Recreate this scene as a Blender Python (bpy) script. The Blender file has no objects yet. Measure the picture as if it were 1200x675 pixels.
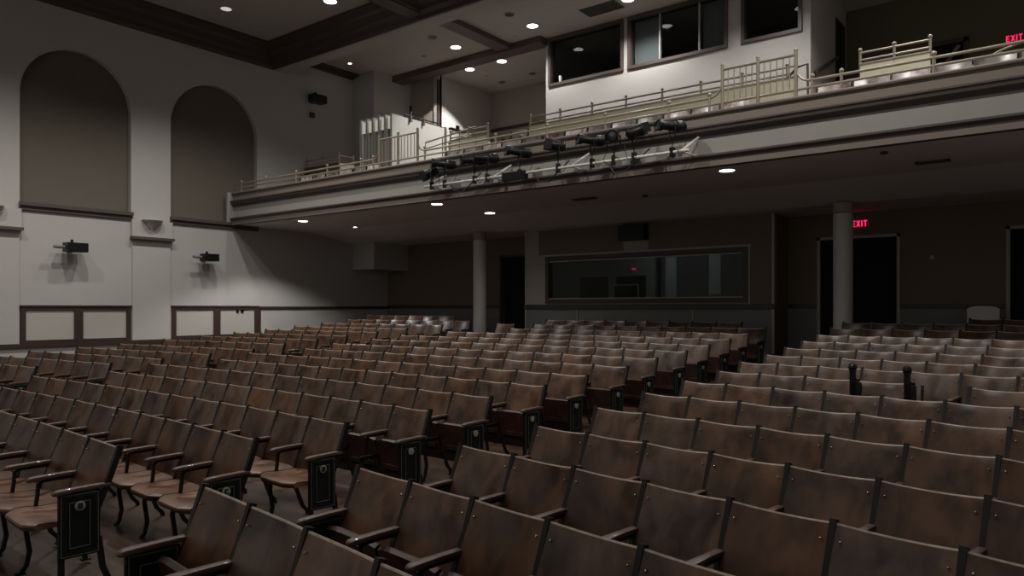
import bpy, bmesh, math, random
from mathutils import Vector, Matrix
from mathutils.geometry import tessellate_polygon
random.seed(7)
PI = math.pi
scn = bpy.context.scene
col = scn.collection

# ------------------------------------------------------------------ camera, world, exposure
E = 1.785                                   # eye height above the front floor
cd = bpy.data.cameras.new('camera')
cam = bpy.data.objects.new('camera', cd); col.objects.link(cam)
cam.location = (0, 0, E)
cam.rotation_euler = (PI/2, 0, math.radians(37.7))
cd.sensor_width = 36.0; cd.lens = 864/1200*36
cd.shift_y = 23.5/1200
cd.clip_end = 200
scn.camera = cam
scn.view_settings.view_transform = 'Standard'
scn.view_settings.look = 'None'
scn.view_settings.gamma = 1
scn.view_settings.use_curve_mapping = False
scn.view_settings.exposure = 0.58
wd = bpy.data.worlds.new('world'); scn.world = wd; wd.use_nodes = True
wd.node_tree.nodes['Background'].inputs[0].default_value = (0.60, 0.57, 0.54, 1)
wd.node_tree.nodes['Background'].inputs[1].default_value = 0.37

def light(kind, name, loc, energy, color=(1, .9, .8), size=.1, cone=None, blend=.5, aim=None, shape=None, size_y=None):
    ld = bpy.data.lights.new(name, kind); ld.energy = energy; ld.color = color
    if kind == 'SPOT': ld.spot_size = math.radians(cone); ld.spot_blend = blend; ld.shadow_soft_size = size
    elif kind == 'AREA':
        ld.size = size
        if size_y: ld.shape = 'RECTANGLE'; ld.size_y = size_y
    else: ld.shadow_soft_size = size
    o = bpy.data.objects.new(name, ld); col.objects.link(o); o.location = loc
    d = Vector(aim) - Vector(loc) if aim else Vector((0, 0, -1))
    o.rotation_euler = d.to_track_quat('-Z', 'Y').to_euler()
    return o
WARM = (1, .975, .94); NEUT = (1, .96, .90)
ZC = E + 7.15                                # ceiling height
# house lights over the front seats and the left wall (recessed cans in the front ceiling)
LS = 1.5
for k, (x, y, e, cone) in enumerate([(-13.6, 2.6, 270, 130), (-13.6, 5.7, 270, 130), (-13.9, 8.7, 245, 124),
                        (-8.0, 2.0, 210, 125), (-8.0, 7.0, 260, 155), (-2.5, 1.5, 210, 125), (-2.5, 7.0, 330, 155)]):
    light('SPOT', 'house_light', (x, y, ZC-.08), e*LS, NEUT, .12, cone, .7)

# ------------------------------------------------------------------ materials
def nodes_of(m):
    nt = m.node_tree; return nt, nt.nodes, nt.links, nt.nodes['Principled BSDF']
def mat(name, c, rough=.7, metal=0, spec=.5, var=.0, vscale=3.0, bump=0, bscale=60, emit=None, estr=0, coat=0, aniso=None):
    m = bpy.data.materials.new(name); m.use_nodes = True
    nt, N, L, b = nodes_of(m)
    b.inputs['Base Color'].default_value = (*c, 1); b.inputs['Roughness'].default_value = rough
    b.inputs['Metallic'].default_value = metal; b.inputs['Specular IOR Level'].default_value = spec
    b.inputs['Coat Weight'].default_value = coat
    if emit: b.inputs['Emission Color'].default_value = (*emit, 1); b.inputs['Emission Strength'].default_value = estr
    if var or bump:
        tc = N.new('ShaderNodeTexCoord'); mp = N.new('ShaderNodeMapping'); L.new(tc.outputs['Object'], mp.inputs[0])
        if aniso: mp.inputs['Scale'].default_value = aniso
    if var:
        n = N.new('ShaderNodeTexNoise'); n.inputs['Scale'].default_value = vscale; n.inputs['Detail'].default_value = 5
        L.new(mp.outputs[0], n.inputs['Vector'])
        r = N.new('ShaderNodeMix'); r.data_type = 'RGBA'
        r.inputs['A'].default_value = (*[max(0, x*(1-var)) for x in c], 1); r.inputs['B'].default_value = (*[x*(1+var) for x in c], 1)
        L.new(n.outputs['Fac'], r.inputs['Factor']); L.new(r.outputs['Result'], b.inputs['Base Color'])
    if bump:
        n2 = N.new('ShaderNodeTexNoise'); n2.inputs['Scale'].default_value = bscale; n2.inputs['Detail'].default_value = 4
        L.new(mp.outputs[0], n2.inputs['Vector'])
        bp = N.new('ShaderNodeBump'); bp.inputs['Strength'].default_value = bump; bp.inputs['Distance'].default_value = .01
        L.new(n2.outputs['Fac'], bp.inputs['Height']); L.new(bp.outputs[0], b.inputs['Normal'])
    return m

def wood_seat(name, dark, mid, rough, lo=.78, hi=1.2):
    """old varnished plywood: vertical figure, darker worn patches, every seat a little different"""
    m = bpy.data.materials.new(name); m.use_nodes = True
    nt, N, L, b = nodes_of(m)
    tc = N.new('ShaderNodeTexCoord'); oi = N.new('ShaderNodeObjectInfo')
    off = N.new('ShaderNodeVectorMath'); off.operation = 'ADD'
    sc = N.new('ShaderNodeMath'); sc.operation = 'MULTIPLY'; sc.inputs[1].default_value = 37
    L.new(oi.outputs['Random'], sc.inputs[0])
    L.new(tc.outputs['Object'], off.inputs[0]); L.new(sc.outputs[0], off.inputs[1])
    mp = N.new('ShaderNodeMapping'); mp.inputs['Scale'].default_value = (5, 2, 3.2); L.new(off.outputs[0], mp.inputs[0])
    n1 = N.new('ShaderNodeTexNoise'); n1.inputs['Scale'].default_value = 1.6; n1.inputs['Detail'].default_value = 5; n1.inputs['Distortion'].default_value = .6
    L.new(mp.outputs[0], n1.inputs['Vector'])
    n2 = N.new('ShaderNodeTexNoise'); n2.inputs['Scale'].default_value = 4.0; n2.inputs['Detail'].default_value = 4
    L.new(off.outputs[0], n2.inputs['Vector'])
    ad = N.new('ShaderNodeMath'); ad.operation = 'ADD'; L.new(n1.outputs['Fac'], ad.inputs[0]); L.new(n2.outputs['Fac'], ad.inputs[1])
    rp = N.new('ShaderNodeMapRange'); rp.inputs['From Min'].default_value = .72; rp.inputs['From Max'].default_value = 1.28
    L.new(ad.outputs[0], rp.inputs['Value'])
    mx = N.new('ShaderNodeMix'); mx.data_type = 'RGBA'; mx.inputs['A'].default_value = (*dark, 1); mx.inputs['B'].default_value = (*mid, 1)
    L.new(rp.outputs[0], mx.inputs['Factor'])
    hv = N.new('ShaderNodeHueSaturation')
    r1 = N.new('ShaderNodeMapRange'); r1.inputs['To Min'].default_value = lo; r1.inputs['To Max'].default_value = hi; L.new(oi.outputs['Random'], r1.inputs['Value'])
    L.new(r1.outputs[0], hv.inputs['Value'])
    m3 = N.new('ShaderNodeMath'); m3.operation = 'MULTIPLY'; m3.inputs[1].default_value = 7.31; L.new(oi.outputs['Random'], m3.inputs[0])
    m4 = N.new('ShaderNodeMath'); m4.operation = 'FRACT'; L.new(m3.outputs[0], m4.inputs[0])
    r2 = N.new('ShaderNodeMapRange'); r2.inputs['To Min'].default_value = .82; r2.inputs['To Max'].default_value = 1.12; L.new(m4.outputs[0], r2.inputs['Value'])
    L.new(r2.outputs[0], hv.inputs['Saturation'])
    b.inputs['Specular IOR Level'].default_value = .38
    L.new(mx.outputs['Result'], hv.inputs['Color']); L.new(hv.outputs[0], b.inputs['Base Color'])
    rr = N.new('ShaderNodeMapRange'); rr.inputs['To Min'].default_value = rough-.1; rr.inputs['To Max'].default_value = rough+.14
    L.new(n2.outputs['Fac'], rr.inputs['Value']); L.new(rr.outputs[0], b.inputs['Roughness'])
    bp = N.new('ShaderNodeBump'); bp.inputs['Strength'].default_value = .25; bp.inputs['Distance'].default_value = .004
    L.new(n1.outputs['Fac'], bp.inputs['Height']); L.new(bp.outputs[0], b.inputs['Normal'])
    return m

M = {}
M['wall'] = mat('plaster_wall', (.42, .405, .385), .85, var=.05, vscale=1.2, bump=.35, bscale=90)
M['ceil'] = mat('plaster_ceiling', (.43, .41, .385), .85, var=.04, vscale=1.0, bump=.2, bscale=40)
M['soffit'] = mat('soffit_plaster', (.70, .635, .61), .85, var=.05, vscale=1.0)
M['tan'] = mat('tan_panel', (.125, .106, .086), .9, var=.08, vscale=2.0)
M['panelw'] = mat('white_wall_panel', (.42, .40, .37), .6, var=.03)
M['wood'] = mat('dark_wood_trim', (.040, .022, .018), .5, var=.25, vscale=2, aniso=(1, 1, 14))
M['beamwood'] = mat('beam_wood', (.055, .036, .030), .55, var=.3, vscale=2.5, aniso=(1, 1, 10))
M['beamwood2'] = mat('beam_wood_brown', (.088, .066, .054), .55, var=.25, vscale=2.5, aniso=(2, 2, 10))
M['olive'] = mat('olive_brown_wall', (.150, .115, .078), .9, var=.06, vscale=2)
M['olive2'] = mat('olive_upper_wall', (.105, .095, .060), .9, var=.06, vscale=2)
M['greywall'] = mat('grey_brown_wall', (.30, .265, .23), .9, var=.05)
M['dado'] = mat('dark_dado', (.15, .155, .15), .7, var=.08)
M['black'] = mat('dark_opening', (.004, .004, .004), .9)
M['taupe'] = mat('taupe_fascia', (.20, .165, .14), .7, var=.04)
M['mould'] = mat('brown_moulding', (.075, .058, .050), .5, var=.08)
M['mould2'] = mat('pale_moulding', (.19, .155, .135), .55, var=.06)
M['fascia'] = mat('grey_fascia', (.30, .29, .265), .75, var=.04)
M['rail'] = mat('painted_rail', (.30, .26, .20), .42, metal=.25, var=.06)
M['cream'] = mat('cream_parapet', (.60, .56, .41), .75, var=.05)
M['whitep'] = mat('white_panel', (.74, .73, .68), .6, var=.03)
M['gmetal'] = mat('grey_metal', (.25, .24, .22), .4, metal=.6)
M['lampblack'] = mat('black_lamp_paint', (.007, .0075, .008), .4, spec=.3, var=.1)
M['wpipe'] = mat('white_pipe', (.62, .60, .55), .45)
M['lens'] = mat('lens_glass', (.05, .06, .07), .08, spec=.9)
M['cable'] = mat('black_cable', (.008, .008, .008), .6)
M['iron'] = mat('cast_iron', (.007, .007, .007), .42, spec=.3, var=.2, bump=.2, bscale=120)
M['greeniron'] = mat('green_iron_panel', (.003, .005, .004), .5, spec=.3, var=.2)
M['inlay'] = mat('grey_inlay', (.085, .095, .085), .5, metal=.3)
M['plaque'] = mat('plaque_metal', (.30, .30, .25), .4, metal=.3)
M['bolt'] = mat('bolt_steel', (.30, .29, .27), .3, metal=.9)
M['seat'] = wood_seat('seat_plywood', (.022, .0105, .0065), (.115, .060, .035), .30)
M['edge'] = mat('worn_highlit_edge', (.34, .27, .22), .35, var=.5, vscale=30)  # pale for worn plywood, with the overhead gloss highlight painted in
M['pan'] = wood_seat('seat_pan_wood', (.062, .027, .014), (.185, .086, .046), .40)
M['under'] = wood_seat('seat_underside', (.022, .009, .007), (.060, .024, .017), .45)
M['arm'] = mat('arm_wood', (.062, .031, .020), .50, var=.3, vscale=6, coat=.15)
M['balseat'] = wood_seat('balcony_seat_wood_glints', (.07, .045, .04), (.80, .68, .65), .24, .12, 1.15)  # pale tones paint lamp reflections onto the glossy wood
M['chrome'] = mat('shiny_black', (.02, .02, .022), .12, metal=.5)
M['emit'] = mat('lamp_glow', (.8, .8, .8), .5, emit=(1, .97, .92), estr=6)
M['emitdim'] = mat('lamp_glow_dim', (.5, .5, .5), .5, emit=(1, .93, .88), estr=.35)
M['canrim'] = mat('can_rim', (.45, .42, .40), .5)
M['exitred'] = mat('exit_letters', (.3, .01, .03), .5, emit=(1, .03, .14), estr=.75)
M['reddim'] = mat('dim_red_lamp', (.2, .02, .03), .5, emit=(1, .08, .15), estr=.18)
M['exitbox'] = mat('exit_face', (.05, .01, .012), .5, emit=(.5, .01, .05), estr=.06)
M['vent'] = mat('dark_vent', (.06, .055, .05), .6)
M['frame'] = mat('window_frame', (.072, .052, .046), .45, var=.1)
M['stripgrey'] = mat('grey_trim', (.32, .30, .27), .6)
M['column'] = mat('column_paint', (.48, .47, .45), .45, var=.03)
M['blind'] = mat('grey_reflection', (.30, .31, .31), .8)
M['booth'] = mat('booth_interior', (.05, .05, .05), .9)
M['leaf'] = mat('dark_leaf', (.03, .06, .03), .6)
M['plastic'] = mat('white_plastic', (.55, .53, .52), .5)
gl = bpy.data.materials.new('window_glass'); gl.use_nodes = True
nt, N, L, b = nodes_of(gl)
tr = N.new('ShaderNodeBsdfTransparent'); gs = N.new('ShaderNodeBsdfGlossy'); gs.inputs['Roughness'].default_value = .02
fr = N.new('ShaderNodeFresnel'); fr.inputs['IOR'].default_value = 1.25; mxs = N.new('ShaderNodeMixShader')
tr.inputs[0].default_value = (.75, .78, .78, 1)
L.new(fr.outputs[0], mxs.inputs[0]); L.new(tr.outputs[0], mxs.inputs[1]); L.new(gs.outputs[0], mxs.inputs[2])
L.new(mxs.outputs[0], N['Material Output'].inputs[0]); M['glass'] = gl
# floor: narrow brown boards, worn varnish
fm = bpy.data.materials.new('floor_boards'); fm.use_nodes = True
nt, N, L, b = nodes_of(fm)
tc = N.new('ShaderNodeTexCoord'); mp = N.new('ShaderNodeMapping'); mp.inputs['Rotation'].default_value = (0, 0, 0)
L.new(tc.outputs['Object'], mp.inputs[0])
br = N.new('ShaderNodeTexBrick'); br.inputs['Scale'].default_value = 1; br.inputs['Brick Width'].default_value = 1.6; br.inputs['Row Height'].default_value = .07
br.inputs['Mortar Size'].default_value = .003; br.inputs['Color1'].default_value = (.048, .028, .018, 1); br.inputs['Color2'].default_value = (.090, .052, .033, 1); br.inputs['Mortar'].default_value = (.02, .012, .01, 1)
L.new(mp.outputs[0], br.inputs['Vector'])
nz = N.new('ShaderNodeTexNoise'); nz.inputs['Scale'].default_value = 1.3; nz.inputs['Detail'].default_value = 6; L.new(tc.outputs['Object'], nz.inputs['Vector'])
mx = N.new('ShaderNodeMix'); mx.data_type = 'RGBA'; mx.blend_type = 'MULTIPLY'; mx.inputs['Factor'].default_value = .7
cr = N.new('ShaderNodeMapRange'); cr.inputs['From Min'].default_value = .3; cr.inputs['From Max'].default_value = .7; cr.inputs['To Min'].default_value = .45; cr.inputs['To Max'].default_value = 1.25
L.new(nz.outputs['Fac'], cr.inputs['Value']); L.new(br.outputs['Color'], mx.inputs['A']); L.new(cr.outputs[0], mx.inputs['B'])
L.new(mx.outputs['Result'], b.inputs['Base Color'])
rr = N.new('ShaderNodeMapRange'); rr.inputs['To Min'].default_value = .18; rr.inputs['To Max'].default_value = .5; L.new(nz.outputs['Fac'], rr.inputs['Value']); L.new(rr.outputs[0], b.inputs['Roughness'])
M['floor'] = fm

# ------------------------------------------------------------------ helpers
class MB:
    """collects vertices and faces of one mesh, several materials allowed"""
    def __init__(s): s.v = []; s.f = []; s.mi = []
    def add(s, vs, fs, m=0):
        o = len(s.v); s.v += [tuple(v) for v in vs]; s.f += [tuple(i+o for i in f) for f in fs]; s.mi += [m]*len(fs); return s
    def box(s, x0, x1, y0, y1, z0, z1, m=0):
        x0, x1 = sorted((x0, x1)); y0, y1 = sorted((y0, y1)); z0, z1 = sorted((z0, z1))
        return s.add([(x0,y0,z0),(x1,y0,z0),(x1,y1,z0),(x0,y1,z0),(x0,y0,z1),(x1,y0,z1),(x1,y1,z1),(x0,y1,z1)],
                     [(0,3,2,1),(4,5,6,7),(0,1,5,4),(1,2,6,5),(2,3,7,6),(3,0,4,7)], m)
    def extrude(s, prof, axis, a0, a1, m=0):
        """closed profile (list of 2-tuples in the other two axes) extruded along axis 'x'/'y'/'z'"""
        def P(p, a):
            if axis == 'x': return (a, p[0], p[1])
            if axis == 'y': return (p[0], a, p[1])
            return (p[0], p[1], a)
        n = len(prof); vs = [P(p, a0) for p in prof]+[P(p, a1) for p in prof]
        fs = [(i, (i+1) % n, (i+1) % n+n, i+n) for i in range(n)]+[tuple(range(n-1, -1, -1)), tuple(range(n, 2*n))]
        return s.add(vs, fs, m)
    def tube(s, pts, r, n=8, m=0, cap=True):
        """round tube along points; r a number or a list"""
        pts = [Vector(p) for p in pts]; rs = r if isinstance(r, (list, tuple)) else [r]*len(pts)
        rings = []; prev = None
        for i, p in enumerate(pts):
            t = (pts[min(i+1, len(pts)-1)]-pts[max(i-1, 0)]).normalized()
            if prev is None:
                up = Vector((0, 0, 1)) if abs(t.z) < .9 else Vector((1, 0, 0)); u = t.cross(up).normalized()
            else: u = (prev - t*prev.dot(t)).normalized()
            prev = u; w = t.cross(u)
            rings.append([p+(u*math.cos(2*PI*k/n)+w*math.sin(2*PI*k/n))*rs[i] for k in range(n)])
        vs = [v for r_ in rings for v in r_]; fs = []
        for i in range(len(pts)-1):
            for k in range(n): fs.append((i*n+k, i*n+(k+1) % n, (i+1)*n+(k+1) % n, (i+1)*n+k))
        if cap: fs += [tuple(range(n-1, -1, -1)), tuple(range((len(pts)-1)*n, len(pts)*n))]
        return s.add(vs, fs, m)
    def bar(s, pts, hx, t, m=0):
        """flat iron bar in the y-z plane: polyline pts (y,z), half width hx in x, thickness t"""
        P = [Vector((0, p[0], p[1])) for p in pts]; vs = []; fs = []
        for i, p in enumerate(P):
            d = (P[min(i+1, len(P)-1)]-P[max(i-1, 0)]).normalized(); nrm = Vector((0, -d.z, d.y))*t/2
            vs += [p+nrm+Vector((-hx, 0, 0)), p+nrm+Vector((hx, 0, 0)), p-nrm+Vector((hx, 0, 0)), p-nrm+Vector((-hx, 0, 0))]
        for i in range(len(P)-1):
            for k in range(4): fs.append((i*4+k, i*4+(k+1) % 4, i*4+4+(k+1) % 4, i*4+4+k))
        fs += [(3, 2, 1, 0), tuple(range(len(P)*4-4, len(P)*4))]
        return s.add(vs, fs, m)
    def lathe(s, prof, c, axis='z', n=20, m=0):
        """prof: list of (radius, height) from one end to the other"""
        vs = []; fs = []
        for r_, h in prof:
            for k in range(n):
                a = 2*PI*k/n; q = (r_*math.cos(a), r_*math.sin(a))
                vs.append({'z': (c[0]+q[0], c[1]+q[1], c[2]+h), 'y': (c[0]+q[0], c[1]+h, c[2]+q[1]), 'x': (c[0]+h, c[1]+q[0], c[2]+q[1])}[axis])
        for i in range(len(prof)-1):
            for k in range(n): fs.append((i*n+k, i*n+(k+1) % n, (i+1)*n+(k+1) % n, (i+1)*n+k))
        fs += [tuple(range(n-1, -1, -1)), tuple(range((len(prof)-1)*n, len(prof)*n))]
        return s.add(vs, fs, m)
    def sphere(s, c, r, m=0, nu=12, nv=8):
        pr = [(max(1e-4, r*math.sin(PI*i/nv)), -r*math.cos(PI*i/nv)) for i in range(nv+1)]
        return s.lathe(pr, c, 'z', nu, m)
    def xf(s, mtx):
        s.v = [tuple(mtx @ Vector(v)) for v in s.v]; return s
    def mesh(s, name, mats, smooth=35):
        me = bpy.data.meshes.new(name); me.from_pydata(s.v, [], s.f)
        for m in (mats if isinstance(mats, (list, tuple)) else [mats]): me.materials.append(M[m])
        me.polygons.foreach_set('material_index', s.mi)
        bm = bmesh.new(); bm.from_mesh(me); bmesh.ops.recalc_face_normals(bm, faces=bm.faces); bm.to_mesh(me); bm.free()
        if smooth:
            me.polygons.foreach_set('use_smooth', [True]*len(me.polygons)); me.set_sharp_from_angle(angle=math.radians(smooth))
        me.update(); return me
    def build(s, name, mats, parent=None, smooth=35):
        o = bpy.data.objects.new(name, s.mesh(name, mats, smooth)); col.objects.link(o)
        if parent: o.parent = parent
        return o
def tag(o, label, cat, group=None, kind=None):
    o['label'] = label; o['category'] = cat
    if group: o['group'] = group
    if kind: o['kind'] = kind
    return o
def empty(name, loc, rz=0):
    o = bpy.data.objects.new(name, None); o.empty_display_size = .1; col.objects.link(o)
    o.location = loc; o.rotation_euler = (0, 0, rz); return o
def struct(mb, name, mats, label=None, cat=None, smooth=0, parent=None):
    o = mb.build(name, mats, parent, smooth); o['kind'] = 'structure'
    if label: o['label'] = label; o['category'] = cat or 'structure'
    return o
def copy_tree(o, parent=None):
    c = o.copy(); col.objects.link(c); c.parent = parent
    for ch in list(o.children): copy_tree(ch, c)
    return c
def Z(z): return E+z                          # height given relative to the eye

# ------------------------------------------------------------------ floor profile (follows the rows' fitted heights)
XC, YC = -8.9706, -43.764
CF = [0.00010224084, -0.003720895186, 0.05101937493, -0.25020091854, -0.53082589]
def ztop(q):
    q = min(max(q, 3.35), 15.4); return sum(c*q**(4-i) for i, c in enumerate(CF))
def floor_z(x, y):
    q = math.hypot(x-XC, y-YC)+YC
    return ztop(q)-.84+E
XL, XR, YB, YF = -17.8, 2.3, 16.45, -5.0
mb = MB(); nx, ny = 40, 86
for j in range(ny+1):
    for i in range(nx+1):
        x = XL-.3+(XR+.6-XL)*i/nx; y = YF+(19.6-YF)*j/ny; mb.v.append((x, y, floor_z(x, y)))
for j in range(ny):
    for i in range(nx):
        a = j*(nx+1)+i; mb.f.append((a, a+1, a+nx+2, a+nx+1)); mb.mi.append(0)
fl = struct(mb, 'floor', 'floor', smooth=60)

# ------------------------------------------------------------------ left wall with two arched windows
def plate_with_holes(outer, holes, to3d, thick_vec, name, m):
    """flat wall with holes, real thickness"""
    polys = [[Vector((p[0], p[1], 0)) for p in outer]]+[[Vector((p[0], p[1], 0)) for p in h] for h in holes]
    tri = tessellate_polygon(polys); pts = [p for poly in polys for p in poly]
    mb = MB(); n = len(pts)
    A = [Vector(to3d(p.x, p.y)) for p in pts]; B = [a+Vector(thick_vec) for a in A]
    fs = [tuple(t) for t in tri]+[tuple(i+n for i in t[::-1]) for t in tri]
    o = 0
    for poly in polys:
        k = len(poly)
        for i in range(k): fs.append((o+i, o+(i+1) % k, o+(i+1) % k+n, o+i+n))
        o += k
    mb.add(A+B, fs); return struct(mb, name, m, smooth=0)
def arch(y0, y1, zb, ztp, n=28):
    r = (y1-y0)/2; c = (y0+y1)/2; zs = ztp-r*1.0
    return [(y0, zb), (y1, zb)]+[(c+r*math.cos(PI*k/n), zs+r*math.sin(PI*k/n)) for k in range(n+1)]
SILL = Z(2.24)
AR = [(5.98, 8.29, Z(5.75)), (9.25, 11.66, Z(5.76)), (2.6, 4.95, Z(5.75))]
holes = [arch(a, b_, SILL, t) for a, b_, t in AR]
plate_with_holes([(YF, -.6), (19.2, -.6), (19.2, ZC+.1), (YF, ZC+.1)], holes, lambda y, z: (XL, y, z), (-.35, 0, 0), 'wall_left', 'wall')
for k, (a, b_, t) in enumerate(AR):
    mb = MB(); pr = [(p[0]+(.03 if p[0] > (a+b_)/2 else -.03), p[1]+(.03 if p[1] > SILL+.1 else -.05)) for p in arch(a, b_, SILL, t)]
    mb.extrude(pr, 'x', XL-.22, XL-.14)
    w = struct(mb, 'window_%d' % (k+1), 'tan', smooth=0)
    s = MB(); s.extrude([(XL-.16, Z(2.26)), (XL+.10, Z(2.26)), (XL+.10, Z(2.18)), (XL+.05, Z(2.17)), (XL+.05, Z(2.09)), (XL-.16, Z(2.09))], 'y', a-.02, b_+.02)
    s.build('window_sill', 'mould', w)
# pilaster blocks with their dark ledges, pilaster faces between the windows
def trim(i, mb, m, **k): return struct(mb, 'trim_%d' % i, m, **k)
TI = [0]
def T(mb, m, smooth=0):
    TI[0] += 1; return struct(mb, 'trim_%d' % TI[0], m, smooth=smooth)
for a, b_ in ((4.97, 5.96), (8.31, 9.23)):
    T(MB().box(XL-.01, XL+.035, a, b_, Z(-.76), Z(1.68)), 'wall')
    T(MB().box(XL-.01, XL+.075, a-.03, b_+.03, Z(1.70), Z(2.10)), 'wall')
    T(MB().box(XL-.01, XL+.15, a-.05, b_+.05, Z(1.635), Z(1.70)), 'mould')
# framed white panels under each window
for a, b_ in ((5.98, 8.27), (9.27, 11.66)):
    fr_ = MB(); z0, z1 = Z(-.77), Z(.05); m_ = (a+b_)/2
    fr_.box(XL-.01, XL+.05, a, b_, z1-.09, z1); fr_.box(XL-.01, XL+.05, a, b_, z0, z0+.08)
    for y in (a, m_-.09, b_-.10): fr_.box(XL-.01, XL+.05, y, y+(.10 if y != m_-.09 else .18), z0+.08, z1-.09)
    fr_.box(XL-.01, XL+.07, a-.02, b_+.02, z1-.025, z1+.012)
    o = T(fr_, 'wood')
    pn = MB().box(XL-.005, XL+.015, a+.10, m_-.09, z0+.08, z1-.09); pn.box(XL-.005, XL+.015, m_+.09, b_-.10, z0+.08, z1-.09)
    pn.build('panel', 'panelw', o, 0)
T(MB().box(XL-.01, XL+.055, YF, 11.7, Z(-.845), Z(-.77)), 'wood')          # low rail
T(MB().box(XL-.01, XL+.05, 11.66, YB, Z(-.02), Z(.045)), 'wood')            # chair rail to the rear corner
T(MB().box(XL-.01, XL+.03, 11.66, 11.76, Z(-.8), Z(-.02)), 'wood')
# crown on the left wall, in front of the main beam and behind it
def crown(x_wall, sgn, pr): return [(x_wall+sgn*dx, Z(dz)) for dx, dz in pr]
CP = [(-.01, 6.62), (.06, 6.62), (.08, 6.70), (.20, 6.76), (.22, 6.84), (.40, 6.93), (.42, 7.0), (.55, 7.08), (.55, 7.17), (-.01, 7.17)]
T(MB().extrude(crown(XL, 1, CP), 'y', YF, 12.2), 'beamwood')
T(MB().extrude(crown(XL, 1, [(-.01, 7.02), (.05, 7.02), (.08, 7.06), (.28, 7.10), (.28, 7.17), (-.01, 7.17)]), 'y', 12.6, 15.0), 'beamwood')

# ------------------------------------------------------------------ ceiling, beams
struct(MB().box(XL-.3, XR+.3, YF, 19.6, ZC+.005, ZC+.2), 'ceiling', 'ceil')
bm_ = MB().box(XL, XR, 12.16, 12.62, Z(6.62), Z(7.16))
struct(bm_, 'ceiling_beam', 'ceil')
# stepped crown on the beam's front side
T(MB().extrude([(12.17-(dx), Z(dz)) for dx, dz in CP], 'x', XL, XR), 'beamwood')
# cross beams in the front ceiling (coffers)
def ybeam(x0, x1, y0, y1, zb, m, step=.16):
    T(MB().box(x0, x1, y0, y1, Z(zb), Z(7.16)), m)
    T(MB().extrude([(x0+.01, Z(zb+.02)), (x0-.04, Z(zb+.05)), (x0-.06, Z(zb+.12)), (x0-step, Z(7.10)), (x0-step, Z(7.16)), (x0+.01, Z(7.16))], 'y', y0, y1), m)
    T(MB().extrude([(x1-.01, Z(zb+.02)), (x1+.04, Z(zb+.05)), (x1+.06, Z(zb+.12)), (x1+step, Z(7.10)), (x1+step, Z(7.16)), (x1-.01, Z(7.16))], 'y', y0, y1), m)
ybeam(-12.35, -11.95, YF, 12.1, 6.72, 'beamwood', .34)
ybeam(-4.0, -3.6, YF, 12.1, 6.72, 'beamwood', .34)
# shallow wood bands in the rear ceiling
T(MB().box(-12.62, -12.22, 12.62, 15.75, Z(7.02), Z(7.16)), 'beamwood2')
T(MB().box(-12.70, -12.62, 12.62, 15.75, Z(7.05), Z(7.16)), 'mould2')
T(MB().box(-16.85, -11.25, 15.75, 16.2, Z(6.98), Z(7.16)), 'beamwood2')

# ------------------------------------------------------------------ rear structure
struct(MB().box(XL, -16.85, 15.0, 16.6, Z(1.18), Z(7.16)), 'pillar', 'wall')      # boxed chase in the rear corner
# lower rear wall with door openings
def wall_x(x0, x1, y, z0, z1, openings, thick):
    """wall along x at y (front face), openings (x0,x1,z0,z1); grid of boxes in one mesh"""
    xs = sorted({x0, x1, *[v for o in openings for v in o[:2]]}); zs = sorted({z0, z1, *[v for o in openings for v in o[2:]]})
    mb = MB()
    for i in range(len(xs)-1):
        for j in range(len(zs)-1):
            cx, cz = (xs[i]+xs[i+1])/2, (zs[j]+zs[j+1])/2
            if not any(o[0] < cx < o[1] and o[2] < cz < o[3] for o in openings): mb.box(xs[i], xs[i+1], y, y+thick, zs[j], zs[j+1])
    return mb
ZF = floor_z(-8, 16)                                   # rear floor
doors = [(-13.1, -11.75, ZF-.2, Z(1.45)), (-4.42, -2.93, ZF-.2, Z(1.45)), (-1.06, .4, ZF-.2, Z(1.47))]
struct(wall_x(XL, XR+.2, YB, ZF-.3, Z(2.0), doors+[(-11.4, -5.22, ZF-.3, Z(2.0))], .2), 'wall_rear', 'olive')
for i, (x0, x1, z0, z1) in enumerate(doors):
    d = struct(MB().box(x0-.02, x1+.02, YB+.16, YB+.22, ZF-.1, z1+.02), 'door_%d' % (i+1), 'black')
    f = MB().box(x0-.05, x0+.01, YB-.03, YB+.02, ZF-.1, z1+.05); f.box(x1-.01, x1+.05, YB-.03, YB+.02, ZF-.1, z1+.05); f.box(x0-.05, x1+.05, YB-.03, YB+.02, z1-.01, z1+.05)
    f.build('door_frame', 'stripgrey' if i else 'wood', d, 0)
# dado and rail on the rear wall
def rail_run(x0, x1, y):
    T(MB().box(x0, x1, y-.035, y+.01, Z(-.01), Z(.085)), 'wood')
    T(MB().box(x0, x1, y-.012, y+.01, ZF-.1, Z(-.01)), 'dado')
rail_run(XL, -13.15, YB); rail_run(-5.08, -4.47, YB); rail_run(-2.88, -1.11, YB)
# projecting control room
YK = 15.5
struct(wall_x(-11.53, -5.08, YK, Z(-.01), Z(1.99), [(-10.87, -5.62, Z(.12), Z(1.31))], .15), 'wall_control_room', 'greywall')
T(MB().box(-11.53, -5.08, YK, YK+.15, ZF-.3, Z(-.01)), 'dado')
T(MB().box(-5.22, -5.08, YK+.15, YB, ZF-.3, Z(1.99)), 'olive'); T(MB().box(-11.53, -11.4, YK+.15, YB, ZF-.3, Z(1.99)), 'olive')
T(MB().box(-11.55, -5.05, YK-.05, YK+.01, Z(-.02), Z(.09)), 'wood')
T(MB().box(-5.12, -5.07, YK-.015, YK+.01, ZF-.1, Z(1.99)), 'stripgrey')
T(MB().box(-11.54, -11.49, YK-.015, YK+.01, ZF-.1, Z(1.99)), 'stripgrey')
T(MB().box(-11.10, -5.12, YK-.008, YK+.01, Z(1.36), Z(1.98)), 'olive')        # olive covering above and beside the window
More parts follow.
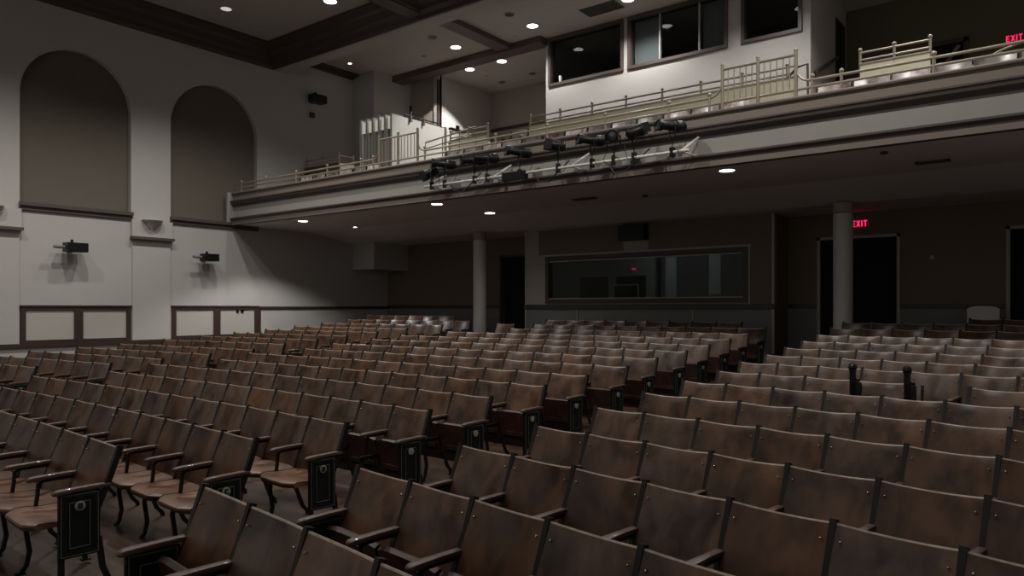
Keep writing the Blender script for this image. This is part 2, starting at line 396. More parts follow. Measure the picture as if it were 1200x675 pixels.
T(MB().box(-5.58, -5.12, YK-.008, YK+.01, Z(.09), Z(1.36)), 'olive')
for x in (-9.92, -6.87): T(MB().box(x-.014, x+.014, YK-.022, YK+.01, ZF-.1, Z(-.03)), 'stripgrey')
def window(i, x0, x1, z0, z1, y, fw, mull=(), depth=.16, mats='frame'):
    f = MB(); f.box(x0, x1, y-.05, y+depth, z1-fw, z1); f.box(x0, x1, y-.05, y+depth, z0, z0+fw)
    f.box(x0, x0+fw, y-.05, y+depth, z0+fw, z1-fw); f.box(x1-fw, x1, y-.05, y+depth, z0+fw, z1-fw)
    w = struct(f, 'window_%d' % i, mats)
    MB().box(x0+fw*.5, x1-fw*.5, y+.05, y+.06, z0+fw*.5, z1-fw*.5).build('pane', 'glass', w, 0)
    for x in mull: MB().box(x-.02, x+.02, y+.03, y+.08, z0+fw, z1-fw).build('mullion', 'stripgrey', w, 0)
    return w
w = window(4, -10.87, -5.62, Z(.12), Z(1.31), YK, .10, (), .16, 'wood')
e = MB(); e.box(-10.78, -5.72, YK-.02, YK+.05, Z(1.165), Z(1.195)); e.box(-10.78, -5.72, YK-.02, YK+.05, Z(.225), Z(.25)); e.build('inner_bead', 'stripgrey', w, 0)
T(MB().box(-10.93, -5.56, YK-.02, YK+.01, Z(1.31), Z(1.35)), 'stripgrey'); T(MB().box(-5.62, -5.575, YK-.02, YK+.01, Z(.09), Z(1.31)), 'stripgrey')
# what stands in the control room behind the glass
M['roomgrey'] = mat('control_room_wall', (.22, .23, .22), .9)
struct(MB().box(-13.0, -5.1, 18.3, 18.4, ZF-.1, Z(2.0)), 'wall_control_room_back', 'roomgrey')
for k_, (x0, x1, zt_) in enumerate(((-11.6, -10.67, .89), (-10.39, -9.49, .89), (-8.57, -7.69, 1.5), (-7.34, -6.6, 1.5))):
    struct(MB().box(x0, x1, 18.26, 18.3, ZF-.1, Z(zt_)), 'door_%d' % (20+k_), 'black')
es_ = MB().box(-9.87, -9.79, 18.2, 18.28, Z(1.05), Z(1.11)).build('exit_light', 'reddim'); tag(es_, 'tiny red light seen inside the control room above the dark doorways', 'light')
T(MB().box(-8.95, -8.90, 18.0, 18.3, ZF-.1, Z(1.95)), 'black')
mon = empty('monitor', (-8.9, 16.1, Z(.1)))
tag(mon, 'flat grey-framed monitor seen behind the control room glass', 'monitor')
f = MB(); f.box(-.36, .36, -.02, .02, .02, .06); f.box(-.36, .36, -.02, .02, .46, .49); f.box(-.36, -.33, -.02, .02, .06, .46); f.box(.33, .36, -.02, .02, .06, .46); f.build('frame', 'gmetal', mon, 0)
MB().box(-.33, .33, -.01, .02, .06, .46).build('screen', 'black', mon, 0)
MB().box(-.05, .05, -.02, .02, -1.2, .02).build('stand', 'lampblack', mon, 0)
ds = empty('mixing_desk', (-6.4, 17.3, Z(-.2)))
tag(ds, 'dark mixing desk behind the right half of the control room window', 'desk')
MB().box(-.9, .9, -.3, .3, -.85, .33).build('cabinet', 'booth', ds, 0)
dd = MB().extrude([(-.3, .33), (.3, .33), (.3, .55), (-.1, .42), (-.3, .36)], 'x', -.9, .9).build('console', 'lampblack', ds, 0)
struct(MB().box(-11.53, -5.08, YK+.1, 18.4, Z(1.99), Z(2.05)), 'ceiling_control_room', 'booth')
light('POINT', 'room_fill', (-8.3, 17.2, Z(1.8)), 7, (.9, 1, .95), .1)  # added fill without a fixture, so the control room interior shows
# black loudspeaker box over the window, pale patch below it
bx = empty('loudspeaker', (-8.3, YK-.10, Z(1.78)))
tag(bx, 'black boxy loudspeaker mounted above the control room window', 'loudspeaker')
MB().box(-.33, .33, -.16, .10, -.19, .17).build('cabinet', 'lampblack', bx, 0)
MB().box(-.29, .29, -.175, -.16, -.15, .13).build('grille', 'iron', bx, 0)
T(MB().box(-8.62, -7.98, YK-.012, YK, Z(1.36), Z(1.58)), 'greywall')

# columns
def column(x, y, lab):
    z0 = floor_z(x, y); r = .175
    c = MB().lathe([(r, 0), (r, Z(1.80)-z0)], (x, y, z0-.02), 'z', 36).build('column', 'column', None, 30)
    tag(c, lab, 'column'); c['kind'] = 'structure'
    MB().lathe([(.178, Z(1.79)), (.178, Z(1.985))], (x, y, 0), 'z', 36).build('capital', 'greywall', c, 30)
column(-12.55, 14.85, 'round pale grey column by the left aisle under the balcony')
column(-3.57, 14.85, 'round pale grey column in front of the rear exit door')

# ------------------------------------------------------------------ balcony
YA = 10.9
# soffit: flat front part, slope, lower flat rear part
struct(MB().extrude([(YA+.03, Z(2.20)), (13.4, Z(2.20)), (14.95, Z(1.985)), (YB+.1, Z(1.985)), (YB+.1, Z(2.35)), (YA+.03, Z(2.35))], 'x', XL, XR), 'slab_balcony', 'soffit')
# fascia: taupe band, brown moulding, grey panel, lower moulding
struct(MB().box(XL, XR, YA+.02, YA+.16, Z(2.2), Z(3.0)), 'wall_balcony_front', 'fascia')
def fas(pr, m): T(MB().extrude([(YA+a, Z(z)) for a, z in pr], 'x', XL, XR), m)
fas([(.17, 2.99), (-.05, 2.99), (-.06, 3.015), (-.05, 3.035), (.17, 3.035)], 'mould2')
fas([(.03, 2.815), (-.01, 2.815), (-.01, 2.99), (.03, 2.99)], 'taupe')
fas([(.03, 2.665), (.0, 2.67), (-.02, 2.71), (-.07, 2.73), (-.08, 2.78), (-.10, 2.79), (-.10, 2.815), (.03, 2.815)], 'mould')
fas([(.03, 2.185), (-.045, 2.185), (-.045, 2.29), (.03, 2.29)], 'mould2')
fas([(.03, 2.29), (-.05, 2.29), (-.05, 2.30), (-.10, 2.335), (-.10, 2.36), (-.06, 2.375), (.03, 2.385)], 'mould')
T(MB().box(XL-.005, XL+.07, YA-.16, YA+.1, Z(2.18), Z(3.04)), 'fascia')
# stepped seating floor of the balcony
st = MB(); yy = YA+.1; zz = 2.55
prof = [(YA+.1, Z(2.3)), (YA+.1, Z(2.56)), (12.55, Z(2.56)), (12.55, Z(2.9)), (13.25, Z(2.9)), (13.25, Z(3.35))]
y, z = 13.25, 3.35
while y < 18.6: prof += [(y+.85, Z(z)), (y+.85, Z(z+.27))]; y += .85; z += .27
prof += [(19.2, Z(z)), (19.2, Z(2.3))]
M['carpet'] = mat('balcony_floor', (.09, .065, .055), .9)
struct(MB().extrude(prof, 'x', XL, XR), 'floor_balcony', 'carpet')
# walls of the upper level
struct(MB().box(-15.75, -15.6, YB, 19.1, Z(2.4), Z(7.16)), 'wall_upper_side', 'wall')
struct(MB().box(-16.85, -15.6, YB+.1, YB+.2, Z(2.4), Z(7.16)), 'door_12', 'greywall')
T(MB().box(-16.87, -16.80, YB+.04, YB+.12, Z(2.4), Z(6.4)), 'wood'); T(MB().box(-15.63, -15.598, YB+.0, YB+.12, Z(2.4), Z(7.0)), 'wood')
struct(MB().box(-15.8, -11.3, 19.05, 19.2, Z(2.4), Z(7.16)), 'wall_rear_upper', 'greywall')
T(MB().box(-15.6, -11.3, 19.01, 19.06, Z(5.85), Z(5.95)), 'wood')
struct(wall_x(-4.6, XR, 19.05, Z(2.4), Z(7.16), [(-2.7, -2.05, Z(4.2), Z(5.93))], .15), 'wall_rear_upper_stair', 'olive2')
d = struct(MB().box(-2.75, -2.0, 19.17, 19.22, Z(4.1), Z(6.0)), 'door_13', 'black')
f = MB(); f.box(-2.77, -2.68, 19.0, 19.06, Z(4.2), Z(5.99)); f.box(-2.07, -1.97, 19.0, 19.06, Z(4.2), Z(5.99)); f.box(-2.77, -1.97, 19.0, 19.06, Z(5.90), Z(6.0)); f.build('door_frame', 'wood', d, 0)
# projection booth
YP = 16.1
W = [(-11.2, -8.95), (-8.83, -6.3), (-5.99, -4.68)]
struct(wall_x(-11.3, -4.51, YP, Z(2.4), Z(7.16), [(a, b_, Z(5.88), Z(7.10)) for a, b_ in W], .12), 'wall_booth', 'wall')
struct(MB().box(-4.63, -4.51, YP+.12, 18.1, Z(2.4), Z(7.16)).box(-4.63, -4.51, 18.85, 19.05, Z(2.4), Z(7.16)).box(-4.63, -4.51, 18.1, 18.85, Z(6.7), Z(7.16)), 'wall_booth_side', 'wall')
struct(MB().box(-4.56, -4.49, 18.08, 18.87, Z(3), Z(6.72)), 'door_14', 'black')
struct(MB().box(-11.3, -11.18, YP+.12, 19.05, Z(2.4), Z(7.16)), 'wall_booth_far_side', 'wall')
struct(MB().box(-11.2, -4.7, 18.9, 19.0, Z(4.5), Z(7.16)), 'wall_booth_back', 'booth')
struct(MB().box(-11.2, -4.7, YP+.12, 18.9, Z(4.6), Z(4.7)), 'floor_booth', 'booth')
for i, (a, b_) in enumerate(W):
    window(5+i, a, b_, Z(5.86), Z(7.13), YP, .075, [(-8.0), (-7.0)] if i == 1 else ())
# sloping dark handrail on the booth side wall
hr = MB().tube([(-4.45, YP+.15, Z(4.98)), (-4.45, 18.0, Z(5.75))], .045, 8).build('handrail', 'mould'); tag(hr, 'dark sloping handrail fixed to the side wall of the projection booth', 'handrail')
# grey sheets painted in as window reflections, and a plant inside the booth
for x0, x1, wh in ((-8.75, -8.03, 'left'), (-6.97, -6.38, 'right')):
    o = MB().box(x0, x1, YP+.2, YP+.22, Z(5.9), Z(7.08)).build('window_blind', 'blind'); tag(o, 'grey blind drawn across the %s pane of the wide booth window' % wh, 'blind', 'booth window reflections')
pl = empty('potted_plant', (-7.3, YP+.55, Z(5.6)))
st_ = MB().box(-8.2, -6.4, YP+.3, YP+.8, Z(5.24), Z(5.32)).box(-8.15, -8.05, YP+.35, YP+.75, Z(4.7), Z(5.24)).box(-6.55, -6.45, YP+.35, YP+.75, Z(4.7), Z(5.24)).build('booth_table', 'booth', None, 0); tag(st_, 'dark table carrying the plant behind the booth window', 'table'); tag(pl, 'leafy dark plant behind the middle pane of the booth window', 'plant')
MB().lathe([(.10, -.28), (.14, 0)], (0, 0, 0), 'z', 16).build('pot', 'booth', pl)
lf = MB()
for k in range(90):
    a = random.uniform(0, 2*PI); r_ = random.uniform(.02, .32); h = random.uniform(.05, .75); s_ = random.uniform(.03, .06)
    c = Vector((r_*math.cos(a), r_*math.sin(a), h)); u = Vector((random.uniform(-1, 1), random.uniform(-1, 1), random.uniform(-.5, .5))).normalized(); v = u.cross(Vector((0, .3, 1))).normalized()
    lf.add([c-u*s_, c-v*s_*.4, c+u*s_, c+v*s_*.4], [(0, 1, 2, 3)])
lf.build('foliage', 'leaf', pl)
cp = MB().lathe([(.04, 0), (.045, .16)], (-10.85, YP+.02, Z(5.94)), 'z', 14).build('cup', 'plastic'); tag(cp, 'white cup standing on the sill of the first booth window', 'cup')

# stage floor behind the photographer; room left open here so the world background adds fill
struct(MB().box(XL, XR, -10, YF, .1, .25), 'floor_stage', 'floor')
# right wall closing the room
struct(MB().box(XR, XR+.2, YF, 19.2, -.6, ZC+.1), 'wall_right', 'wall')

# ------------------------------------------------------------------ ceiling cans, vents
def can(x, y, z, r, on, lab, grp, em='emit', lamp=None):
    o = empty('ceiling_light', (x, y, z)); tag(o, lab, 'ceiling light', grp)
    MB().lathe([(r*1.18, -.012), (r*1.18, .004), (r, .004), (r, -.012)], (0, 0, 0), 'z', 24).build('trim_ring', 'canrim', o)
    MB().lathe([(r*.97, -.014), (r*.97, -.006)], (0, 0, 0), 'z', 24).build('lens', em if on else 'vent', o)
    if lamp:
        l = light('SPOT', 'can_lamp', (0, 0, -.05), lamp[0], WARM if len(lamp) < 4 else lamp[3], .06, lamp[1], lamp[2]); l.parent = o
    return o
def onplane(px, py, z):
    u = (px-600)/864; t = z*864/(361-py); return t*(-.6115+.7912*u), t*(.7912+.6115*u)
for px, py, r, on, lamp, lab in [
    (265, 10, .13, 2, None, 'dim round ceiling light nearest the left wall'),
    (387, 1, .15, 1, (160, 125, .6), 'bright round ceiling light in front of the main beam'),
    (534, 55, .14, 1, (170, 125, .7), 'bright round ceiling light just behind the main beam, left bay'),
    (550.5, 81, .14, 1, (190, 96, .2), 'bright round ceiling light behind the rear wood band, lower of two'),
    (588, 71.5, .14, 1, (150, 96, .2), 'bright round ceiling light behind the rear wood band, upper of two'),
    (624, 30, .14, 1, (150, 140, .7), 'bright round ceiling light in front of the projection booth'),
    (736, -1, .14, 1, (210, 140, .7), 'bright round ceiling light above the widest booth window'),
    (507, 43.5, .12, 0, None, 'unlit round ceiling can left of the wood band'),
    (588, 96, .12, 0, None, 'unlit round ceiling can in the rear bay above the flats'),
    (597, 17, .12, 0, None, 'unlit round ceiling can right of the wood band'),
    (624, 86, .12, 0, None, 'unlit round ceiling can beside the booth corner')]:
    x, y = onplane(px, py, 7.15)
    can(x, y, ZC, r, on, lab, 'upper ceiling lights', 'emitdim' if on == 2 else 'emit', lamp)
light('SPOT', 'aimed_can_lamp', (*onplane(597, 17, 7.15), ZC-.1), 240, WARM, .05, 46, .6, (-13.2, 13.4, Z(3.9)))
light('SPOT', 'aimed_can_lamp', (*onplane(534, 55, 7.15), ZC-.1), 420, WARM, .03, 46, .2, (-15.6, 16.6, Z(4.9)))
x, y = onplane(410, 74, 7.15); can(x, y, ZC, .05, 1, 'tiny lit ceiling light near the boxed corner chase', 'upper ceiling lights')
for x, y in ((-2.6, 14.0), (-5.3, 14.2), (-2.6, 11.5), (1, 14.5), (1, 11.5)):      # the same row of cans over the right part of the balcony, above the frame
    l = can(x, y, ZC, .14, 1, 'round ceiling light over the right half of the balcony', 'right balcony ceiling lights', 'emit', (200, 140, .7))
ZS = Z(2.195)
for px, py, r, lamp, lab in [
    (355, 259, .12, (170, 126, .35), 'round downlight under the balcony nearest the left wall'),
    (512, 239, .12, (32, 140, .8), 'round downlight under the balcony above the left aisle'),
    (574, 249.5, .12, (32, 140, .8), 'round downlight under the balcony beside the left column'),
    (852, 199.5, .12, (32, 140, .8), 'round downlight under the balcony above the centre seats')]:
    x, y = onplane(px, py, 2.19)
    can(x, y, ZS, r, 1, lab, 'downlights under the balcony', 'emit', lamp)
x, y = onplane(416, 266, 2.19); can(x, y, ZS, .05, 1, 'tiny lit downlight on the balcony underside near the corner chase', 'downlights under the balcony')
can(1.0, 11.4, ZS, .12, 1, 'round downlight under the balcony near the right wall', 'downlights under the balcony', 'emit', (32, 140, .8))
for k_, (px, py, z_, zz_, lab) in enumerate([(497, 66, 7.15, ZC, 'left of the rear wood band'), (570, 89, 7.15, ZC, 'in the rear bay beside the side wall'), (604, 43, 7.15, ZC, 'near the booth corner'),
        (306, 33, 7.15, ZC, 'near the crown corner of the front ceiling'), (1036, 178.5, 2.19, ZS, 'under the balcony at the right'), (756, 229, 2.19, ZS, 'under the balcony above the black loudspeaker')]):
    x, y = onplane(px, py, z_); o = MB().lathe([(.05, .002), (.055, -.02), (.035, -.035)], (x, y, zz_), 'z', 16).build('smoke_detector', 'canrim' if k_ < 4 else 'vent'); tag(o, 'small round smoke detector '+lab, 'smoke detector')
def vent(px, py, z, zz, w, d, lab):
    x, y = onplane(px, py, z); o = empty('ceiling_vent', (x, y, zz)); tag(o, lab, 'vent', 'ceiling vents')
    f = MB(); f.box(-w/2, w/2, -d/2, -d/2+.03, -.02, .003).box(-w/2, w/2, d/2-.03, d/2, -.02, .003).box(-w/2, -w/2+.03, -d/2, d/2, -.02, .003).box(w/2-.03, w/2, -d/2, d/2, -.02, .003)
    f.build('frame', 'vent', o, 0)
    s_ = MB()
    n = max(3, int(d/.05))
    for k in range(n): yk = -d/2+.04+(d-.08)*(k+.5)/n; s_.box(-w/2+.03, w/2-.03, yk-.012, yk+.012, -.016, .0)
    s_.build('louvers', 'vent', o, 0); MB().box(-w/2+.03, w/2-.03, -d/2+.03, d/2-.03, -.004, .003).build('backing', 'black', o, 0)
vent(705, 10, 7.15, ZC, .95, .5, 'dark rectangular air vent in the ceiling above the booth windows')
vent(685, 233, 2.19, ZS, .5, .18, 'narrow dark air vent under the balcony above the control room')
vent(1093, 189.5, 2.19, ZS, .45, .16, 'narrow dark air vent under the balcony above the right seats')
for px, py in ((1035, 179), (1040, 180)): pass

# ------------------------------------------------------------------ exit signs
def glyphs(mb, text, h, m=0):
    """block letters built of bars in the x-z plane, centred"""
    w = h*(.52 if len(text) > 1 else .72); t = h*(.16 if len(text) > 1 else .15); gap = h*.20
    tot = sum(w if c != 'I' else t for c in text)+gap*(len(text)-1); x = -tot/2
    def bar(a, b_):
        d = Vector((b_[0]-a[0], b_[1]-a[1])).normalized()*t/2; n = Vector((-d.y, d.x))
        q = [Vector(a)-d+n, Vector(b_)+d+n, Vector(b_)+d-n, Vector(a)-d-n]
        mb.add([(p.x, -.006, p.y) for p in q]+[(p.x, .004, p.y) for p in q], [(0,1,2,3),(7,6,5,4),(0,4,5,1),(1,5,6,2),(2,6,7,3),(3,7,4,0)], m)
    for c in text:
        a, b_ = x+t/2, x+w-t/2; lo, hi = -h/2+t/2, h/2-t/2
        if c == 'E': bar((a, lo), (a, hi)); bar((a, hi), (b_, hi)); bar((a, 0), (b_-t*.4, 0)); bar((a, lo), (b_, lo))
        if c == 'X': bar((a, lo), (b_, hi)); bar((a, hi), (b_, lo))
        if c == 'I': bar((a, lo), (a, hi))
        if c == 'T': bar((a, hi), (b_, hi)); bar(((a+b_)/2, lo), ((a+b_)/2, hi))
        if c == 'B': bar((a, lo), (a, hi)); bar((a, hi), (b_-t*.5, hi)); bar((a, 0), (b_-t*.3, 0)); bar((a, lo), (b_-t*.5, lo)); bar((b_, hi-t*.8), (b_, t*.9)); bar((b_, -t*.9), (b_, lo+t*.8))
        if c == 'D': bar((a, lo), (a, hi)); bar((a, hi), (b_-t, hi)); bar((a, lo), (b_-t, lo)); bar((b_, hi-t), (b_, lo+t))
        if c == 'C': bar((a, lo+t*.6), (a, hi-t*.6)); bar((a+t*.5, hi), (b_, hi)); bar((a+t*.5, lo), (b_, lo))
        x += (w if c != 'I' else t)+gap
def exit_sign(x, y, z, lab):
    o = empty('exit_sign', (x, y, z)); tag(o, lab, 'exit sign')
    MB().box(-.125, .125, -.012, .02, -.085, .085).build('face', 'exitbox', o, 0)
    g = MB(); glyphs(g, 'EXIT', .125); g.xf(Matrix.Translation((0, -.016, 0))); g.build('letters', 'exitred', o, 0)
exit_sign(-3.625, YB-.04, Z(1.74), 'red lit EXIT sign over the rear door under the balcony')
exit_sign(-1.14, 19.0, Z(5.76), 'red lit EXIT sign on the upper rear wall of the balcony')
sw = MB().box(-2.35, -2.27, YB-.05, YB, Z(.95), Z(1.03)).build('wall_box', 'stripgrey'); tag(sw, 'tiny pale electrical box on the olive rear wall', 'wall box')

# ------------------------------------------------------------------ balcony rails
def ball_post(mb, x, y, z0, z1, r=.022, rb=.034):
    mb.tube([(x, y, z0), (x, y, z1)], r, 8); mb.sphere((x, y, z1+.01), rb, 0, 10, 6)
fr = empty('balcony_railing', (-7.7, YA+.03, Z(3.03))); tag(fr, 'long double-pipe metal railing along the balcony front edge', 'railing')
def rel(o, x, y, z): return (x-o.location.x, y-o.location.y, z-o.location.z)
def part(o, name, m, fn):
    mb = MB(); fn(mb); mb.xf(Matrix.Translation(-o.location)); return mb.build(name, m, o)
yr = YA+.04
def tb(pts, r): return lambda mb: mb.tube(pts, r, 8)
part(fr, 'lower_pipe', 'rail', tb([(XL+.05, yr, Z(3.15)), (XR, yr, Z(3.15))], .020))
for a, b_ in ((XL+.05, -12.3), (-10.73, -4.58), (-3.04, XR)):
    part(fr, 'upper_pipe', 'rail', tb([(a, yr, Z(3.255)), (b_, yr, Z(3.255))], .021))
for x in (-17.4, -16.3, -15.06, -13.88, -12.7, -12.3, -10.73, -10.04, -8.85, -7.65, -6.44, -5.26, -4.58, -3.04, -2.65, -1.52, -.4, .8):
    part(fr, 'post', 'rail', lambda mb: ball_post(mb, x, yr, Z(3.03), Z(3.30)))
for xs in ((-4.37, -3.82, -3.27), (-12.1, -11.52, -10.94)):
    for x in xs: part(fr, 'tall_post', 'rail', lambda mb: ball_post(mb, x, yr, Z(3.03), Z(3.72), .028, .03))
    part(fr, 'top_pipe', 'rail', tb([(xs[0], yr, Z(3.66)), (xs[2], yr, Z(3.66))], .02))
    for a, b_ in ((xs[0], xs[1]), (xs[1], xs[2])):
        for k in range(1, 6): x = a+(b_-a)*k/6; part(fr, 'baluster', 'rail', tb([(x, yr, Z(3.15)), (x, yr, Z(3.66))], .009))
    for xe, s_ in ((xs[0], -1), (xs[2], 1)):
        pts = [(xe+s_*.21*(1-math.cos(a)), yr, Z(3.255)+.23*(1-math.sin(a))) for a in [PI/2*k/6 for k in range(7)]]
        part(fr, 'curved_bracket', 'rail', tb(pts, .018))
YV = 13.2
def parapet(x0, x1, lab, xs, ret=None, m='cream'):
    o = empty('parapet_wall', (x0, YV, Z(2.9))); tag(o, lab, 'parapet', 'balcony parapets'); 
    part(o, 'wall_panel', m, lambda mb: mb.box(x0, x1, YV, YV+.06, Z(2.85), Z(4.03)))
    part(o, 'coping', 'rail', lambda mb: mb.box(x0-.01, x1+.01, YV-.015, YV+.075, Z(4.03), Z(4.055)))
    for z in (4.11, 4.23): part(o, 'pipe_rail', 'rail', tb([(x0, YV+.02, Z(z)), (x1, YV+.02, Z(z))], .018))
    for x in xs: part(o, 'post', 'rail', lambda mb: ball_post(mb, x, YV+.02, Z(3.9), Z(4.27)))
    if ret:
        xr, y1 = ret
        part(o, 'side_panel', 'cream', lambda mb: mb.box(xr-.05, xr, YV+.06, y1, Z(2.85), Z(4.03)))
        part(o, 'side_rail', 'rail', tb([(xr-.02, YV, Z(4.23)), (xr-.02, y1, Z(4.23))], .018)); part(o, 'post', 'rail', lambda mb: ball_post(mb, xr-.02, y1, Z(3.9), Z(4.27)))
    return o
xs9 = [-9.70+.80*k for k in range(8)]
parapet(-9.72, -3.98, 'long cream parapet with pipe rail in front of the projection booth', xs9)
parapet(-2.91, -1.89, 'short cream parapet with ball-topped posts beside the booth stair', [-2.91, -2.40, -1.89])
parapet(-12.1, -10.93, 'cream parapet with pipe rail between the white panels and centre seats', [-12.1, -11.52, -10.93])
parapet(-17.78, -16.27, 'cornered parapet with shade-coloured front against the left wall of the balcony', [-17.7, -17.0, -16.27], (-16.27, 13.75), 'mould')  # dark brown front paints its shade; the side stays cream
h = MB().tube([(-11.75, 12.0, Z(3.45)), (-11.75, 12.0, Z(3.74)), (-11.1, 13.0, Z(4.2)), (-11.1, 13.0, Z(3.6))], .018, 8); h.tube([(-11.75, 12.0, Z(3.60)), (-11.1, 13.0, Z(4.05))], .012, 8)
for k in (1, 2): h.tube([(-11.75+.65*k/3, 12+k/3, Z(3.74+.46*k/3)), (-11.75+.65*k/3, 12+k/3, Z(3.3+.46*k/3))], .012, 8)
tag(h.build('stair_handrail', 'rail'), 'pale stepped stair handrail behind the front railing left of centre', 'handrail')
h = MB().tube([(-3.98, 12.9, Z(3.96)), (-3.75, 12.6, Z(4.0)), (-3.58, 12.6, Z(4.03)), (-3.56, 12.6, Z(3.0))], .02, 8)
tag(h.build('stair_handrail', 'mould'), 'dark bent stair handrail at the right end of the long parapet', 'handrail')
h = MB().tube([(-2.62, 18.9, Z(5.1)), (-2.15, 18.9, Z(5.8))], .045, 8)
tag(h.build('stair_handrail', 'mould2'), 'sloping wooden handrail inside the upper rear doorway', 'handrail')
h = MB().tube([(-1.6, 12.4, Z(3.30)), (-.9, 12.4, Z(3.62)), (-.2, 12.4, Z(3.80))], .018, 8)
for x, z in ((-.9, 3.62), (-.2, 3.80)): h.tube([(x, 12.4, Z(z)), (x, 12.4, Z(2.6))], .014, 8)
tag(h.build('stair_handrail', 'rail'), 'pale handrail rising behind the railing below the upper EXIT sign', 'handrail')

# ------------------------------------------------------------------ white folded panels stored on the balcony
for k in range(6):
    x = -14.30+.222*k; y0, y1 = 12.3, 14.15
    o = empty('folding_panel', (x, y0, Z(2.9)))
    where = 'largest and nearest the centre' if k == 5 else 'nearest the left wall' if k == 0 else ['', 'second', 'third', 'fourth', 'fifth'][k]+' from the left wall'
    tag(o, 'white folding stage panel standing on edge, %s' % where, 'folding panel', 'white folded stage panels')
    part(o, 'board', 'whitep', lambda mb: mb.box(x-.02, x+.02, y0, y1, Z(2.95), Z(4.70)))
    part(o, 'edge_strip', 'gmetal', lambda mb: mb.box(x-.027, x+.027, y0-.012, y0, Z(2.95), Z(4.71)).box(x-.027, x+.027, y0, y1, Z(4.70), Z(4.715)))
    if k < 5:
        part(o, 'top_block', 'whitep', lambda mb: mb.box(x+.02, x+.17, y0+.05, y0+.10, Z(4.36), Z(4.64)))
        part(o, 'folded_leg', 'gmetal', lambda mb: mb.tube([(x+.07, y0+.1, Z(2.95)), (x+.07, y0+.1, Z(4.3)), (x+.07, y0+1.2, Z(4.3))], .014, 6))
    if k < 5: part(o, 'shade_plate', 'vent', lambda mb: mb.box(x+.025, x+.165, y0+.09, y0+.12, Z(2.97), Z(4.36)))  # added dark plate stands for the shade between the boards
    for c in (y0+.1, y1-.1): part(o, 'caster', 'lampblack', lambda mb: mb.lathe([(.04, -.015), (.04, .015)], (x, c, Z(2.92)), 'x', 12))
o = empty('folding_panel', (-13.1, 14.2, Z(3.6))); tag(o, 'white folding stage panel standing behind the others, towards the booth', 'folding panel', 'white folded stage panels')
part(o, 'board', 'whitep', lambda mb: mb.box(-13.19, -13.15, 14.2, 16.0, Z(3.6), Z(4.68)))
part(o, 'edge_strip', 'gmetal', lambda mb: mb.box(-13.20, -13.13, 14.15, 14.2, Z(3.6), Z(4.72)))
# clip clamps and a long-handled squeegee lying over the top
for y in (12.9, 13.35):
    c = MB().box(-13.22, -13.10, y-.02, y+.02, Z(4.60), Z(4.74)).tube([(-13.12, y, Z(4.74)), (-13.12, y, Z(4.86))], .012, 6)
    tag(c.build('clamp', 'gmetal'), 'small metal clamp on the top edge of the nearest white panel', 'clamp', 'clamps on the white panel')
s_ = MB().tube([(-13.14, 12.7, Z(4.745)), (-13.14, 13.9, Z(4.76))], .018, 8)
tag(s_.build('pipe_section', 'lampblack'), 'dark pipe lying along the top of the nearest white panel', 'pipe')
s_ = MB().box(-13.2, -13.1, 14.35, 14.95, Z(4.70), Z(4.75)).box(-13.17, -13.13, 14.6, 14.7, Z(4.74), Z(4.85))
tag(s_.build('clamp_bar', 'lampblack'), 'black bar clamp resting on the rearmost white panel', 'clamp')

# ------------------------------------------------------------------ wall loudspeakers on the left wall
def wall_speaker(y, z, lab, s_=1.0, arm=True):
    o = empty('wall_loudspeaker', (XL, y, z)); tag(o, lab, 'loudspeaker', 'small black wall loudspeakers')
    MB().box(.15, .42, -.20*s_, .22*s_, -.10*s_, .10*s_).build('cabinet', 'lampblack', o, 0)
    MB().box(.17, .40, .22*s_, .235*s_, -.085*s_, .085*s_).build('grille', 'dado', o, 0)
    MB().tube([(0, 0, 0), (.16, 0, 0)], .03, 8).box(-.0, .02, -.06, .06, -.08, .08).tube([(.28, -.06, .1*s_), (.28, -.06, .17*s_)], .03, 8).build('bracket', 'lampblack', o)
    if arm: MB().tube([(.28, -.2, .0), (.28, -.42, .0)], .035, 8).build('rear_arm', 'dado', o)
    return o
wall_speaker(6.95, Z(1.33), 'small black wall loudspeaker below the first arched window')
wall_speaker(10.1, Z(1.28), 'small black wall loudspeaker below the second arched window', .9)
wall_speaker(13.45, Z(6.05), 'small black wall loudspeaker high on the wall above the balcony', 1.1, False)
o = MB().box(XL-.01, XL+.08, 13.38, 13.52, Z(5.56), Z(5.70)).build('sensor', 'wood'); tag(o, 'small dark wall sensor below the high loudspeaker', 'sensor')
for k, y in enumerate((11.02, 11.16)):
    o = MB().box(XL+.01, XL+.04, y, y+.07, Z(-.13), Z(-.03)).build('wall_socket', 'lampblack'); tag(o, 'small dark wall socket on the white panel nearest the balcony, %s of the pair' % ('front' if k == 0 else 'rear'), 'socket', 'pair of wall sockets')
# sconces on the pilaster blocks
for y, lab in ((8.75, 'plaster bowl wall sconce between the two arched windows'), (5.42, 'plaster bowl wall sconce at the left picture edge')):
    o = MB(); n = 16; pr = [(.03, -.20), (.07, -.19), (.13, -.10), (.15, -.06), (.25, .0), (.25, .02), (.23, .02), (.12, -.08)]
    vs = []; fs = []
    for r_, h in pr:
        for k in range(n+1): a = -PI/2+PI*k/n; vs.append((r_*math.cos(a), r_*math.sin(a), h))
    for i in range(len(pr)-1):
        for k in range(n): q = i*(n+1)+k; fs.append((q, q+1, q+n+2, q+n+1))
    o.add(vs, fs); o.box(-.01, .02, -.12, .12, -.18, .0)
    s_ = o.build('wall_sconce', 'column'); s_.location = (XL+.07, y, Z(2.10)); tag(s_, lab, 'wall sconce', 'bowl wall sconces')

